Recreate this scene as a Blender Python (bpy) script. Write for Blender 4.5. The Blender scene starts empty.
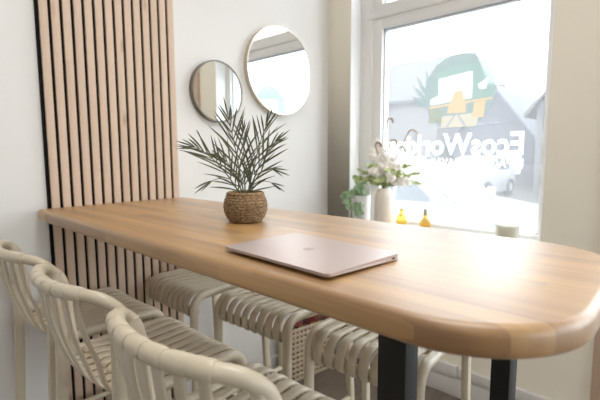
import bpy, bmesh, math, random
from mathutils import Vector, Matrix
random.seed(7)
PI = math.pi
scene = bpy.context.scene
COL = scene.collection

# ------------------------------------------------------------------ helpers
def tag(o, label=None, cat=None, group=None, kind=None):
    if label: o['label'] = label
    if cat: o['category'] = cat
    if group: o['group'] = group
    if kind: o['kind'] = kind
    return o

def thing(name, label, cat, loc=(0, 0, 0), rotz=0.0, group=None):
    o = bpy.data.objects.new(name, None)
    o.empty_display_size = .05
    COL.objects.link(o)
    o.location = loc
    o.rotation_euler = (0, 0, rotz)
    return tag(o, label, cat, group)

def obj(name, bm, mat, parent=None, smooth=True, angle=38):
    me = bpy.data.meshes.new(name)
    bmesh.ops.recalc_face_normals(bm, faces=bm.faces[:])
    bm.to_mesh(me)
    bm.free()
    o = bpy.data.objects.new(name, me)
    COL.objects.link(o)
    for m in (mat if isinstance(mat, (list, tuple)) else [mat]):
        me.materials.append(m)
    if smooth:
        for p in me.polygons: p.use_smooth = True
        me.set_sharp_from_angle(angle=math.radians(angle))
    if parent: o.parent = parent
    return o

def struct(name, bm, mat, parent=None, smooth=True):
    o = obj(name, bm, mat, parent, smooth)
    if parent is None: o['kind'] = 'structure'
    return o

def dup(root, loc, rotz, label, group=None):
    r = root.copy(); COL.objects.link(r)
    r.location = loc; r.rotation_euler = (0, 0, rotz); r['label'] = label
    if group: r['group'] = group
    for ch in list(root.children):
        c = ch.copy(); COL.objects.link(c); c.parent = r
        for g in ch.children:
            d = g.copy(); COL.objects.link(d); d.parent = c
    return r

def NB(): return bmesh.new()

def box(bm, c, s, bev=0.0, rot=None, seg=2):
    t = NB()
    bmesh.ops.create_cube(t, size=1)
    for v in t.verts: v.co = Vector((v.co.x * s[0], v.co.y * s[1], v.co.z * s[2]))
    if bev > 0:
        bmesh.ops.bevel(t, geom=t.edges[:], offset=bev, segments=seg, affect='EDGES', profile=.5)
    M = Matrix.Translation(c)
    if rot is not None: M = M @ rot
    join(bm, t, M)

def bx(bm, a, b, bev=0.0):
    c = [(a[i] + b[i]) / 2 for i in range(3)]
    s = [abs(a[i] - b[i]) for i in range(3)]
    box(bm, c, s, bev)

def join(bm, t, M=None):
    if M is None: M = Matrix()
    mp = {}
    for v in t.verts: mp[v] = bm.verts.new(M @ v.co)
    for f in t.faces:
        try:
            nf = bm.faces.new([mp[v] for v in f.verts]); nf.material_index = f.material_index
        except ValueError: pass
    t.free()

def crom(pts, n=6, closed=False):
    P = [Vector(p) for p in pts]
    out = []
    N = len(P)
    rng = N if closed else N - 1
    for i in range(rng):
        if closed: a, b, c, d = P[(i - 1) % N], P[i], P[(i + 1) % N], P[(i + 2) % N]
        else: a, b, c, d = P[max(i - 1, 0)], P[i], P[i + 1], P[min(i + 2, N - 1)]
        for k in range(n):
            t = k / n
            out.append(.5 * ((2 * b) + (c - a) * t + (2 * a - 5 * b + 4 * c - d) * t * t + (3 * b - a - 3 * c + d) * t ** 3))
    if not closed: out.append(P[-1])
    return out

def sweep(bm, pts, prof, side=None, closed=False, scale=None, cap=True):
    """prof: list of (a,b): a along side axis, b along normal. side = fixed side vector or None (parallel transport)."""
    P = [Vector(p) for p in pts]; N = len(P); rings = []; nrm = None
    for i in range(N):
        if closed: T = P[(i + 1) % N] - P[(i - 1) % N]
        else: T = P[min(i + 1, N - 1)] - P[max(i - 1, 0)]
        T.normalize()
        if side is not None:
            S = Vector(side[i] if isinstance(side, list) else side)
            S = (S - T * S.dot(T)).normalized(); B = T.cross(S)
        else:
            if nrm is None:
                nrm = Vector((0, 0, 1)) if abs(T.z) < .9 else Vector((1, 0, 0))
            nrm = (nrm - T * nrm.dot(T)).normalized()
            S = nrm; B = T.cross(S)
        k = scale[i] if scale else 1
        rings.append([bm.verts.new(P[i] + S * a * k + B * b * k) for a, b in prof])
    m = len(prof)
    for i in range(N if closed else N - 1):
        A, Bq = rings[i], rings[(i + 1) % N]
        for j in range(m):
            bm.faces.new((A[j], A[(j + 1) % m], Bq[(j + 1) % m], Bq[j]))
    if cap and not closed:
        bm.faces.new(rings[0][::-1]); bm.faces.new(rings[-1])

def circ(r, n=10): return [(r * math.cos(2 * PI * k / n), r * math.sin(2 * PI * k / n)) for k in range(n)]

def oval(w, t, n=12):
    o = []
    for k in range(n):
        a = 2 * PI * (k + .5) / n
        c, s = math.cos(a), math.sin(a)
        o.append((w / 2 * math.copysign(abs(c) ** .6, c), t / 2 * math.copysign(abs(s) ** .75, s)))
    return o

def tube(bm, pts, r, n=10, closed=False, scale=None): sweep(bm, pts, circ(r, n), None, closed, scale)

def lathe(bm, prof, n=32, c=(0, 0, 0), capb=True, capt=False):
    rings = []
    for r, z in prof:
        rings.append([bm.verts.new((c[0] + r * math.cos(2 * PI * k / n), c[1] + r * math.sin(2 * PI * k / n), c[2] + z)) for k in range(n)])
    for i in range(len(rings) - 1):
        for k in range(n):
            bm.faces.new((rings[i][k], rings[i][(k + 1) % n], rings[i + 1][(k + 1) % n], rings[i + 1][k]))
    if capb: bm.faces.new(rings[0][::-1])
    if capt: bm.faces.new(rings[-1])

def prism(bm, poly, ax, a, b, bev=0.0):
    """extrude 2D polygon along axis ax from a to b. ax=0: poly=(y,z); ax=1: (x,z); ax=2: (x,y)"""
    t = NB()
    def mk(p, h):
        if ax == 0: return (h, p[0], p[1])
        if ax == 1: return (p[0], h, p[1])
        return (p[0], p[1], h)
    A = [t.verts.new(mk(p, a)) for p in poly]; B = [t.verts.new(mk(p, b)) for p in poly]
    n = len(poly)
    t.faces.new(A); t.faces.new(B[::-1])
    for i in range(n): t.faces.new((A[i], B[i], B[(i + 1) % n], A[(i + 1) % n]))
    bmesh.ops.recalc_face_normals(t, faces=t.faces[:])
    if bev > 0:
        es = [e for e in t.edges if len(e.link_faces) == 2 and e.calc_face_angle(0) > .35]
        bmesh.ops.bevel(t, geom=es, offset=bev, segments=2, affect='EDGES', profile=.5)
    join(bm, t)

def ellipsoid(bm, c, s, seg=16, rings=10):
    t = NB()
    bmesh.ops.create_uvsphere(t, u_segments=seg, v_segments=rings, radius=1)
    join(bm, t, Matrix.Translation(c) @ Matrix.Diagonal((s[0], s[1], s[2], 1)))

# ------------------------------------------------------------------ materials
def mat(name, col, rough=.5, spec=.5, metal=0, noise=None, bump=None, trans=0, ior=1.45, coat=0, alpha=1, coatr=.1):
    """noise=(scale, amount, (sx,sy,sz)) brightness variation, bump=(scale,strength)"""
    m = bpy.data.materials.new(name); m.use_nodes = True
    nt = m.node_tree; N = nt.nodes; L = nt.links
    b = N['Principled BSDF']
    b.inputs['Base Color'].default_value = (*col, 1)
    b.inputs['Roughness'].default_value = rough
    b.inputs['Metallic'].default_value = metal
    b.inputs['Specular IOR Level'].default_value = spec
    b.inputs['Transmission Weight'].default_value = trans
    b.inputs['IOR'].default_value = ior
    b.inputs['Coat Weight'].default_value = coat
    b.inputs['Coat Roughness'].default_value = coatr
    b.inputs['Alpha'].default_value = alpha
    if noise or bump: tc = N.new('ShaderNodeTexCoord')
    if noise:
        mp = N.new('ShaderNodeMapping'); mp.inputs['Scale'].default_value = noise[2] if len(noise) > 2 else (1, 1, 1)
        L.new(tc.outputs['Object'], mp.inputs[0])
        n = N.new('ShaderNodeTexNoise'); n.inputs['Scale'].default_value = noise[0]; n.inputs['Detail'].default_value = 4
        L.new(mp.outputs[0], n.inputs['Vector'])
        r = N.new('ShaderNodeMapRange'); r.inputs['From Min'].default_value = .3; r.inputs['From Max'].default_value = .7
        r.inputs['To Min'].default_value = 1 - noise[1]; r.inputs['To Max'].default_value = 1 + noise[1]
        L.new(n.outputs['Fac'], r.inputs['Value'])
        mx = N.new('ShaderNodeMix'); mx.data_type = 'RGBA'; mx.blend_type = 'MULTIPLY'; mx.inputs['Factor'].default_value = 1
        mx.inputs[6].default_value = (*col, 1)
        L.new(r.outputs[0], mx.inputs[7]); L.new(mx.outputs[2], b.inputs['Base Color'])
    if bump:
        n2 = N.new('ShaderNodeTexNoise'); n2.inputs['Scale'].default_value = bump[0]; n2.inputs['Detail'].default_value = 5
        L.new(tc.outputs['Object'], n2.inputs['Vector'])
        bp = N.new('ShaderNodeBump'); bp.inputs['Strength'].default_value = bump[1]; bp.inputs['Distance'].default_value = .01
        L.new(n2.outputs['Fac'], bp.inputs['Height']); L.new(bp.outputs[0], b.inputs['Normal'])
    return m

def wood_mat(name, c1, c2, stave_w, stave_l, rough, spec, grain_axis, coat=0.0, knots=False, stave=.5, grain=.35):
    """butcher block: staves of width/length with per-stave tone and long grain. grain_axis 'Y' or 'Z'."""
    m = bpy.data.materials.new(name); m.use_nodes = True
    nt = m.node_tree; N = nt.nodes; L = nt.links
    b = N['Principled BSDF']; b.inputs['Roughness'].default_value = rough; b.inputs['Specular IOR Level'].default_value = spec
    b.inputs['Coat Weight'].default_value = coat; b.inputs['Coat Roughness'].default_value = .47; b.inputs['Coat IOR'].default_value = 1.9
    tc = N.new('ShaderNodeTexCoord'); sp = N.new('ShaderNodeSeparateXYZ'); L.new(tc.outputs['Object'], sp.inputs[0])
    ax = {'Y': ('Y', 'X', 'Z'), 'Z': ('Z', 'X', 'Y')}[grain_axis]
    def math_(op, a, bb=None, c=None):
        n = N.new('ShaderNodeMath'); n.operation = op
        for i, v in enumerate((a, bb, c)):
            if v is None: continue
            if isinstance(v, (int, float)): n.inputs[i].default_value = v
            else: L.new(v, n.inputs[i])
        return n.outputs[0]
    row = math_('FLOOR', math_('DIVIDE', sp.outputs[ax[1]], stave_w))
    wn = N.new('ShaderNodeTexWhiteNoise'); wn.noise_dimensions = '1D'; L.new(row, wn.inputs['W'])
    seg = math_('FLOOR', math_('ADD', math_('DIVIDE', sp.outputs[ax[0]], stave_l), math_('MULTIPLY', wn.outputs['Value'], 7.3)))
    cb = N.new('ShaderNodeCombineXYZ'); L.new(row, cb.inputs[0]); L.new(seg, cb.inputs[1])
    w2 = N.new('ShaderNodeTexWhiteNoise'); w2.noise_dimensions = '2D'; L.new(cb.outputs[0], w2.inputs['Vector'])
    # grain
    mp = N.new('ShaderNodeMapping')
    s = {'Y': (38, 2.2, 38), 'Z': (38, 38, 2.2)}[grain_axis]
    mp.inputs['Scale'].default_value = s
    off = N.new('ShaderNodeVectorMath'); off.operation = 'MULTIPLY_ADD'
    L.new(w2.outputs['Color'], off.inputs[0]); off.inputs[1].default_value = (5, 5, 5); L.new(tc.outputs['Object'], off.inputs[2])
    L.new(off.outputs[0], mp.inputs[0])
    n = N.new('ShaderNodeTexNoise'); n.inputs['Scale'].default_value = 1; n.inputs['Detail'].default_value = 6; n.inputs['Distortion'].default_value = .6
    L.new(mp.outputs[0], n.inputs['Vector'])
    f = math_('ADD', math_('MULTIPLY', w2.outputs['Value'], stave), math_('MULTIPLY', math_('SUBTRACT', n.outputs['Fac'], .3), grain * 2.5))
    cr = N.new('ShaderNodeMix'); cr.data_type = 'RGBA'; cr.clamp_factor = True
    cr.inputs[6].default_value = (*c1, 1); cr.inputs[7].default_value = (*c2, 1)
    L.new(f, cr.inputs['Factor'])
    outc = cr.outputs[2]
    if knots:
        v = N.new('ShaderNodeTexVoronoi'); v.inputs['Scale'].default_value = 1
        mpk = N.new('ShaderNodeMapping'); mpk.inputs['Scale'].default_value = (11, 11, 3.3)
        L.new(tc.outputs['Object'], mpk.inputs[0]); L.new(mpk.outputs[0], v.inputs['Vector'])
        kk = N.new('ShaderNodeMapRange'); kk.inputs['From Min'].default_value = .03; kk.inputs['From Max'].default_value = .13
        kk.inputs['To Min'].default_value = .55; kk.inputs['To Max'].default_value = 0
        L.new(v.outputs['Distance'], kk.inputs['Value'])
        k2 = N.new('ShaderNodeMix'); k2.data_type = 'RGBA'; L.new(kk.outputs[0], k2.inputs['Factor'])
        L.new(outc, k2.inputs[6]); k2.inputs[7].default_value = (.28, .15, .08, 1); outc = k2.outputs[2]
    L.new(outc, b.inputs['Base Color'])
    return m

def pane_mat(name, tint, haze, edge=.12, base=.010):
    """glass with a translucent haze, on windows imitating veiling glare: mostly transparent, a little scattered light"""
    m = bpy.data.materials.new(name); m.use_nodes = True
    nt = m.node_tree; N = nt.nodes; L = nt.links
    N.remove(N['Principled BSDF']); out = N['Material Output']
    t = N.new('ShaderNodeBsdfTransparent'); t.inputs[0].default_value = (*tint, 1)
    g = N.new('ShaderNodeBsdfGlossy'); g.inputs['Roughness'].default_value = .02
    tl = N.new('ShaderNodeBsdfTranslucent'); tl.inputs[0].default_value = (1, 1, 1, 1)
    lw = N.new('ShaderNodeLayerWeight'); lw.inputs[0].default_value = .5
    pw = N.new('ShaderNodeMath'); pw.operation = 'POWER'; L.new(lw.outputs['Facing'], pw.inputs[0]); pw.inputs[1].default_value = 5
    fr = N.new('ShaderNodeMath'); fr.operation = 'MULTIPLY_ADD'; L.new(pw.outputs[0], fr.inputs[0]); fr.inputs[1].default_value = edge; fr.inputs[2].default_value = base
    m1 = N.new('ShaderNodeMixShader'); m1.inputs[0].default_value = haze
    L.new(t.outputs[0], m1.inputs[1]); L.new(tl.outputs[0], m1.inputs[2])
    m2 = N.new('ShaderNodeMixShader'); L.new(fr.outputs[0], m2.inputs[0]); L.new(m1.outputs[0], m2.inputs[1]); L.new(g.outputs[0], m2.inputs[2])
    L.new(m2.outputs[0], out.inputs[0])
    return m

def film_mat(name, col, opacity):
    """coloured vinyl film on glass: tinted see-through plus diffuse / translucent pigment"""
    m = bpy.data.materials.new(name); m.use_nodes = True
    nt = m.node_tree; N = nt.nodes; L = nt.links
    N.remove(N['Principled BSDF']); out = N['Material Output']
    t = N.new('ShaderNodeBsdfTransparent')
    d = N.new('ShaderNodeBsdfDiffuse'); d.inputs[0].default_value = (*col, 1)
    tl = N.new('ShaderNodeBsdfTranslucent'); tl.inputs[0].default_value = (*col, 1)
    a = N.new('ShaderNodeMixShader'); a.inputs[0].default_value = .75
    L.new(d.outputs[0], a.inputs[1]); L.new(tl.outputs[0], a.inputs[2])
    mm = N.new('ShaderNodeMixShader'); mm.inputs[0].default_value = opacity
    L.new(t.outputs[0], mm.inputs[1]); L.new(a.outputs[0], mm.inputs[2]); L.new(mm.outputs[0], out.inputs[0])
    return m

M = {}
M['wall'] = mat('wall_paint', (.755, .74, .715), .85, .2, bump=(60, .05))
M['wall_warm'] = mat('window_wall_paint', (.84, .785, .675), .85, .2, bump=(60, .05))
M['reveal'] = mat('reveal_paint', (.90, .90, .90), .8, .2)
M['ceiling'] = mat('ceiling_paint', (.84, .84, .83), .9, .1)
M['floor'] = mat('floor_vinyl', (.17, .135, .11), .55, .4, noise=(5, .18, (1, 8, 1)))
M['trimgrey'] = mat('duct_plastic', (.66, .64, .62), .5, .4)
M['slat'] = wood_mat('slat_veneer', (.66, .505, .39), (.50, .365, .27), .0380, 3.0, .6, .3, 'Z', knots=True, stave=.30, grain=.22)
M['felt'] = mat('black_felt', (.012, .011, .011), .95, .1)
M['table'] = wood_mat('oiled_beech_block', (.58, .33, .105), (.24, .108, .03), .042, .50, .42, .3, 'Y', coat=1.0, stave=.55, grain=.45)
M['doorwood'] = wood_mat('door_wood', (.56, .41, .31), (.47, .33, .24), .2, 3.0, .5, .4, 'Z', stave=.2, grain=.2)
M['black'] = mat('black_steel', (.010, .010, .010), .5, .4)
M['stool'] = mat('cream_powder_coat', (.62, .545, .42), .30, .6)
M['rosegold'] = mat('rose_gold_aluminium', (.56, .455, .42), .40, .4, metal=.55)
M['emblem'] = mat('emblem_polished', (.40, .34, .31), .45, .4, metal=.5)
M['darkgap'] = mat('dark_rubber', (.03, .028, .027), .6)
M['mirror'] = mat('mirror_silver', (.93, .945, .94), .015, .5, metal=1)
M['brass'] = mat('slim_brass_frame', (.62, .55, .45), .35, .5, metal=.8)
M['bronze'] = mat('dark_bronze_frame', (.20, .17, .14), .4, .5, metal=.7)
M['frame'] = mat('white_upvc', (.80, .79, .77), .4, .4)
M['gasket'] = mat('grey_gasket', (.45, .46, .5), .6)
M['glass'] = pane_mat('window_glass', (.97, .98, .98), .075)  # haze mixed into the glass in place of veiling glare
M['basket'] = mat('seagrass_weave', (.27, .18, .10), .85, .2, noise=(90, .6, (1, 1, 2.5)), bump=(220, .4))
M['soil'] = mat('potting_soil', (.05, .04, .03), .95)
M['palm'] = mat('palm_leaf', (.085, .092, .042), .45, .4, noise=(25, .35))
M['palmstem'] = mat('palm_stem', (.10, .12, .06), .5, .4)
M['potwhite'] = mat('white_ceramic', (.82, .81, .80), .4, .5)
M['vase'] = mat('blush_ceramic', (.76, .68, .60), .6, .3)
M['leaf'] = mat('pothos_leaf', (.28, .40, .22), .45, .4, noise=(30, .4))
M['leaf2'] = mat('spring_leaf', (.42, .48, .22), .5, .3, noise=(30, .35))
M['darkstem'] = mat('dark_stems', (.12, .10, .06), .7)
M['petal'] = mat('white_petal', (.90, .85, .79), .7, .2)
M['curl'] = mat('dried_curl', (.42, .32, .26), .7, .2)
M['flax'] = mat('dried_stem', (.52, .46, .34), .7, .2)
M['amber'] = mat('amber_glass', (1.0, .66, .14), .12, .5, trans=1, ior=1.25)
M['pump'] = mat('olive_stopper', (.35, .34, .22), .5)
M['clear'] = pane_mat('clear_glass', (.90, .92, .91), .16, .6, .05)
M['wax'] = mat('cream_wax', (.93, .84, .68), .6, .3)
M['film_green'] = film_mat('mint_vinyl', (0.208, 0.242, 0.232), .93)
M['film_green2'] = film_mat('sage_vinyl', (0.207, 0.261, 0.232), .95)
M['film_dark'] = film_mat('olive_vinyl', (0.221, 0.232, 0.189), .95)
M['film_white'] = film_mat('white_vinyl', (.97, .97, .97), .97)
M['film_cream'] = film_mat('cream_vinyl', (0.371, 0.336, 0.271), .97)
M['film_orange'] = film_mat('apricot_vinyl', (0.429, 0.307, 0.204), .97)
M['film_grey'] = film_mat('grey_vinyl', (0.257, 0.257, 0.286), .9)
M['lattice'] = mat('cream_cane', (.55, .47, .34), .7)
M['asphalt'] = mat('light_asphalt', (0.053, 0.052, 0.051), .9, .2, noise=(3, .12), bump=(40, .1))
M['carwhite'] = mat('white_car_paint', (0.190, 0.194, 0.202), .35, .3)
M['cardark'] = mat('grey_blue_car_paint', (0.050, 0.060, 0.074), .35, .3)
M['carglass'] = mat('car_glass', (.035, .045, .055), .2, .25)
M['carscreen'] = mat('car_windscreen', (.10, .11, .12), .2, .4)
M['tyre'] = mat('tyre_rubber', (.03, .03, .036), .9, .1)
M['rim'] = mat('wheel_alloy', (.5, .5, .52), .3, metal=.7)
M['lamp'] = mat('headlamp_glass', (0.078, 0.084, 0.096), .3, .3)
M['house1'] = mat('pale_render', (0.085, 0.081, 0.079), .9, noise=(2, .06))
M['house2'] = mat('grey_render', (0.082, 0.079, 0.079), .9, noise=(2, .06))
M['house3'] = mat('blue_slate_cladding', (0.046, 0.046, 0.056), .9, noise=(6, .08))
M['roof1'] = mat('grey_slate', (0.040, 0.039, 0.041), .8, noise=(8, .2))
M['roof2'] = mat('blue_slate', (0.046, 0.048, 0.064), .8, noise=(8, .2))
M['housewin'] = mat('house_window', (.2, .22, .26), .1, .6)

def colour_weave():
    m = bpy.data.materials.new('coloured_cane'); m.use_nodes = True
    nt = m.node_tree; N = nt.nodes; L = nt.links; b = N['Principled BSDF']; b.inputs['Roughness'].default_value = .75
    tc = N.new('ShaderNodeTexCoord'); mp = N.new('ShaderNodeMapping'); mp.inputs['Scale'].default_value = (33.3, 0, 33.3)
    L.new(tc.outputs['Object'], mp.inputs[0])
    fl = N.new('ShaderNodeVectorMath'); fl.operation = 'FLOOR'; L.new(mp.outputs[0], fl.inputs[0])
    w = N.new('ShaderNodeTexWhiteNoise'); w.noise_dimensions = '3D'; L.new(fl.outputs[0], w.inputs['Vector'])
    r = N.new('ShaderNodeValToRGB'); r.color_ramp.interpolation = 'CONSTANT'
    cs = [(0, (.20, .035, .035)), (.18, (.36, .10, .09)), (.36, (.08, .045, .04)), (.52, (.42, .22, .08)), (.66, (.26, .20, .11)), (.9, (.36, .13, .13))]
    e = r.color_ramp.elements
    e[0].position = 0; e[0].color = (*cs[0][1], 1); e[1].position = cs[1][0]; e[1].color = (*cs[1][1], 1)
    for p, c in cs[2:]:
        q = e.new(p); q.color = (*c, 1)
    L.new(w.outputs['Value'], r.inputs[0]); L.new(r.outputs[0], b.inputs['Base Color'])
    return m
M['weave'] = colour_weave()

# ------------------------------------------------------------------ dimensions (metres). corner of slat wall and window wall = origin
T = 1.0823                       # table top height
XL, YR, H = -5.2, -5.2, 2.95     # left wall, rear wall, ceiling
WY0, WY1 = -1.24, -.172          # window opening
SILL, WTOP = .845, 2.72
GX = .143                        # glass plane

# ------------------------------------------------------------------ the room
b = NB(); bx(b, (XL - .2, YR - .2, -.12), (.32, .2, 0)); struct('floor', b, M['floor'])
b = NB(); bx(b, (XL - .2, YR - .2, H), (.32, .2, H + .15)); struct('ceiling', b, M['ceiling'])
b = NB(); bx(b, (XL - .2, 0, 0), (.32, .2, H)); struct('wall_back', b, M['wall'])

def wall_with_holes(name, axis, p0, p1, u0, u1, holes, mt):
    """axis 0: wall is a slab p0..p1 in X running along Y(u). axis 1: slab in Y running along X(u). holes: (u0,u1,z0,z1)"""
    us = sorted({u0, u1, *[h[0] for h in holes], *[h[1] for h in holes]})
    zs = sorted({0, H, *[h[2] for h in holes], *[h[3] for h in holes]})
    b = NB()
    for i in range(len(us) - 1):
        for j in range(len(zs) - 1):
            uc, zc = (us[i] + us[i + 1]) / 2, (zs[j] + zs[j + 1]) / 2
            if any(h[0] < uc < h[1] and h[2] < zc < h[3] for h in holes): continue
            if axis == 0: bx(b, (p0, us[i], zs[j]), (p1, us[i + 1], zs[j + 1]))
            else: bx(b, (us[i], p0, zs[j]), (us[i + 1], p1, zs[j + 1]))
    bmesh.ops.remove_doubles(b, verts=b.verts[:], dist=1e-5)
    # drop internal double faces
    seen = {}
    for f in b.faces[:]:
        k = tuple(sorted(v.index for v in f.verts)) if False else tuple(sorted((round(f.calc_center_median()[q], 4) for q in range(3)), key=lambda z: 0))
        seen.setdefault(k, []).append(f)
    kill = [f for fs in seen.values() if len(fs) > 1 for f in fs]
    bmesh.ops.delete(b, geom=kill, context='FACES')
    return struct(name, b, mt)

DY0, DY1 = -2.46, -1.465         # wooden door in the window wall
wall_with_holes('wall_right', 0, 0, .30, YR, 0, [(WY0, WY1, SILL - .03, WTOP), (DY0, DY1, 0, 2.15), (-4.8, -2.7, .30, 2.6)], M['wall_warm'])
wall_with_holes('wall_rear', 1, YR - .2, YR, XL, .30, [(-2.0, -1.0, .6, 1.9)], M['wall'])  # unseen opening added in the rear wall to let daylight in
wall_with_holes('wall_left', 0, XL - .2, XL, YR, 0, [], M['wall'])

# skirting and cable duct along the window wall, skirting along the slat wall
b = NB()
bx(b, (-.018, DY1 + .06, 0), (0, 0, .108), .003)
bx(b, (-.028, -.892, .110), (0, -.03, .172), .004)
bx(b, (-.024, DY1 + .06, .110), (0, -.894, .166), .004)
struct('baseboard_right', b, M['trimgrey'])
b = NB(); bx(b, (XL, -.016, 0), (-.03, 0, .10), .003); struct('baseboard_back', b, M['trimgrey'])

# wooden door beyond the window
d = thing('door_1', None, None); d['kind'] = 'structure'
b = NB()
for a_, c_ in (((.01, DY0 + .06, .005), (.055, DY0 + .17, 2.09)), ((.01, DY1 - .17, .005), (.055, DY1 - .06, 2.09)),
               ((.0108, DY0 + .165, .005), (.0542, DY1 - .165, .16)), ((.0108, DY0 + .165, 1.98), (.0542, DY1 - .165, 2.09))):
    bx(b, a_, c_, .004)
obj('door_leaf', b, M['doorwood'], d)
b = NB()
bx(b, (-.018, DY0 - .0, 0), (.10, DY0 + .06, 2.15), .004); bx(b, (-.018, DY1 - .06, 0), (.10, DY1, 2.15), .004)
bx(b, (-.0172, DY0 + .056, 2.09), (.0992, DY1 - .056, 2.15), .003)
obj('door_frame', b, M['doorwood'], d)
b = NB(); bx(b, (.028, DY0 + .16, .155), (.032, DY1 - .16, 1.985)); obj('added_door_glass', b, M['glass'], d, smooth=False)  # glazing added to the unseen door leaf so daylight enters low
b = NB(); tube(b, crom([(.01, -1.60, 1.05), (-.04, -1.60, 1.05), (-.045, -1.62, 1.05), (-.045, -1.72, 1.05)], 4), .009)
lathe(b, [(.001, 0), (.024, 0), (.024, .006), (.001, .006)], 20, (0, 0, 0))
h = obj('door_handle', b, M['rim'], d)

# unseen window added further along the same wall to bring in daylight
W2 = thing('added_window', None, None); W2['kind'] = 'structure'
b = NB()
for a_, c_ in (((.10, -4.8, .30), (.18, -4.72, 2.6)), ((.10, -2.78, .30), (.18, -2.7, 2.6)), ((.1008, -4.725, .30), (.1792, -2.775, .38)), ((.1008, -4.725, 2.52), (.1792, -2.775, 2.6))):
    bx(b, a_, c_, .005)
obj('window_frame', b, M['frame'], W2)
b = NB(); bx(b, (.14, -4.73, .37), (.144, -2.77, 2.53)); obj('pane', b, M['glass'], W2, smooth=False)

# ------------------------------------------------------------------ the shop window
W = thing('window_1', None, None); W['kind'] = 'structure'
FX0, FX1 = .10, .19
GY0, GY1, GZ0, GZ1 = -1.195, -.318, .885, 2.010
b = NB()
def ring(bm, x0, x1, y0, y1, z0, z1, w0, w1, wb, wt, bev=.006):
    bx(bm, (x0, y0, z0), (x1, y0 + w0, z1), bev); bx(bm, (x0, y1 - w1, z0), (x1, y1, z1), bev)
    bx(bm, (x0 + .0008, y0 + w0 - .004, z0), (x1 - .0008, y1 - w1 + .004, z0 + wb), bev * .5); bx(bm, (x0 + .0008, y0 + w0 - .004, z1 - wt), (x1 - .0008, y1 - w1 + .004, z1), bev * .5)
ring(b, FX0, FX1, WY0 + .001, WY1 - .001, SILL, WTOP - .001, .02, .085, .02, .05)
obj('window_frame', b, M['frame'], W)
b = NB()
ring(b, FX0 + .012, FX1 + .01, WY0 + .012, WY1 - .083, SILL + .018, 2.075, .033, .063, .022, .065)
obj('lower_sash', b, M['frame'], W)
b = NB(); bx(b, (FX0 - .004, WY0 + .01, 2.068), (FX1, WY1 - .05, 2.108), .008); obj('transom', b, M['frame'], W)
b = NB()
ring(b, FX0 + .012, FX1 + .01, WY0 + .012, WY1 - .083, 2.10, WTOP - .04, .033, .063, .05, .05)
obj('upper_sash', b, M['frame'], W)
b = NB()
e = .006
for (y0, y1, z0, z1) in ((GY0, GY1, GZ0, GZ1), (GY0, GY1, 2.15, WTOP - .09)):
    bx(b, (GX - .008, y0 - .001, z0), (GX + .008, y0 + e, z1)); bx(b, (GX - .008, y1 - e, z0), (GX + .008, y1 + .001, z1))
    bx(b, (GX - .008, y0, z0 - .001), (GX + .008, y1, z0 + e)); bx(b, (GX - .008, y0, z1 - e), (GX + .008, y1, z1 + .001))
obj('glazing_gasket', b, M['gasket'], W)
b = NB(); bx(b, (GX, GY0, GZ0), (GX + .004, GY1, GZ1)); obj('pane', b, M['glass'], W, smooth=False)
b = NB(); bx(b, (GX, GY0, 2.15), (GX + .004, GY1, WTOP - .09)); obj('upper_pane', b, M['glass'], W, smooth=False)
b = NB(); bx(b, (-.03, WY0 + .004, SILL - .03), (FX0, WY1 - .004, SILL), .004); obj('window_sill', b, M['reveal'], W)
# light plaster lining of the reveals
b = NB(); bx(b, (.0005, WY1 - .004, SILL), (FX0, WY1 - .0005, WTOP)); bx(b, (.0005, WY0 + .0005, SILL), (FX0, WY0 + .004, WTOP)); bx(b, (.0005, WY0, WTOP - .004), (FX0, WY1, WTOP - .0005))
obj('reveal_lining', b, M['reveal'], W)

# film graphics stuck to the outside of the pane (they read correctly from the street)
FG = GX + .0048
LC = (-.775, 1.610); LR = .192
LAYERS = []
def film(name, polys, mt, dx=0.0): LAYERS.append((dx, polys, mt))
def disc(c, r, n=64, a0=0, a1=2 * PI): return [(c[0] + r * math.cos(a0 + (a1 - a0) * k / n), c[1] + r * math.sin(a0 + (a1 - a0) * k / n)) for k in range(n)]
# (y grows to the left of the picture)
def Y(px): return -.585 - (px - 425) * .0054
def Z(py): return 1.799 - (py - 53) * .00518
film('disc', [disc(LC, LR)], M['film_green'])
arc = [(LC[0] + LR * .985 * math.cos(a), LC[1] + LR * .985 * math.sin(a)) for a in [PI * .02 + (PI * .96) * k / 40 for k in range(41)]]
arc2 = [(LC[0] + .0 + LR * .80 * math.cos(a), LC[1] - .03 + LR * .80 * math.sin(a)) for a in [PI * .98 - (PI * .96) * k / 40 for k in range(41)]]
film('wall_shade', [[(Y(428), Z(105)), (Y(428), Z(80)), (Y(440), Z(69)), (Y(458), Z(64)), (Y(478), Z(66)), (Y(489), Z(76)), (Y(493), Z(90)), (Y(493), Z(104))]], M['film_green2'], .0006)
film('monitor', [[(Y(440), Z(76)), (Y(473), Z(72)), (Y(473), Z(98)), (Y(431), Z(102)), (Y(431), Z(97)), (Y(440), Z(93))]], M['film_white'], .0012)
film('bird', [[(Y(479), Z(86)), (Y(488), Z(80)), (Y(486), Z(90)), (Y(481), Z(90))]], M['film_white'], .0012)
film('desk_top', [[(Y(430), Z(104)), (Y(492), Z(99)), (Y(492), Z(101)), (Y(430), Z(106))]], M['film_orange'], .0012)
film('desk_front', [[(Y(444), Z(115)), (Y(482), Z(113)), (Y(478), Z(127)), (Y(443), Z(127))]], M['film_cream'], .0012)
film('cabinet', [[(Y(430), Z(107)), (Y(443), Z(106)), (Y(443), Z(122)), (Y(430), Z(121))]], M['film_dark'], .0012)
film('chair', [[(Y(456), Z(90)), (Y(464), Z(89)), (Y(468), Z(104)), (Y(468), Z(112)), (Y(449), Z(112)), (Y(451), Z(103))],
               [(Y(476), Z(103)), (Y(487), Z(102)), (Y(485), Z(118)), (Y(474), Z(117))]], M['film_orange'], .0018)
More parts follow.
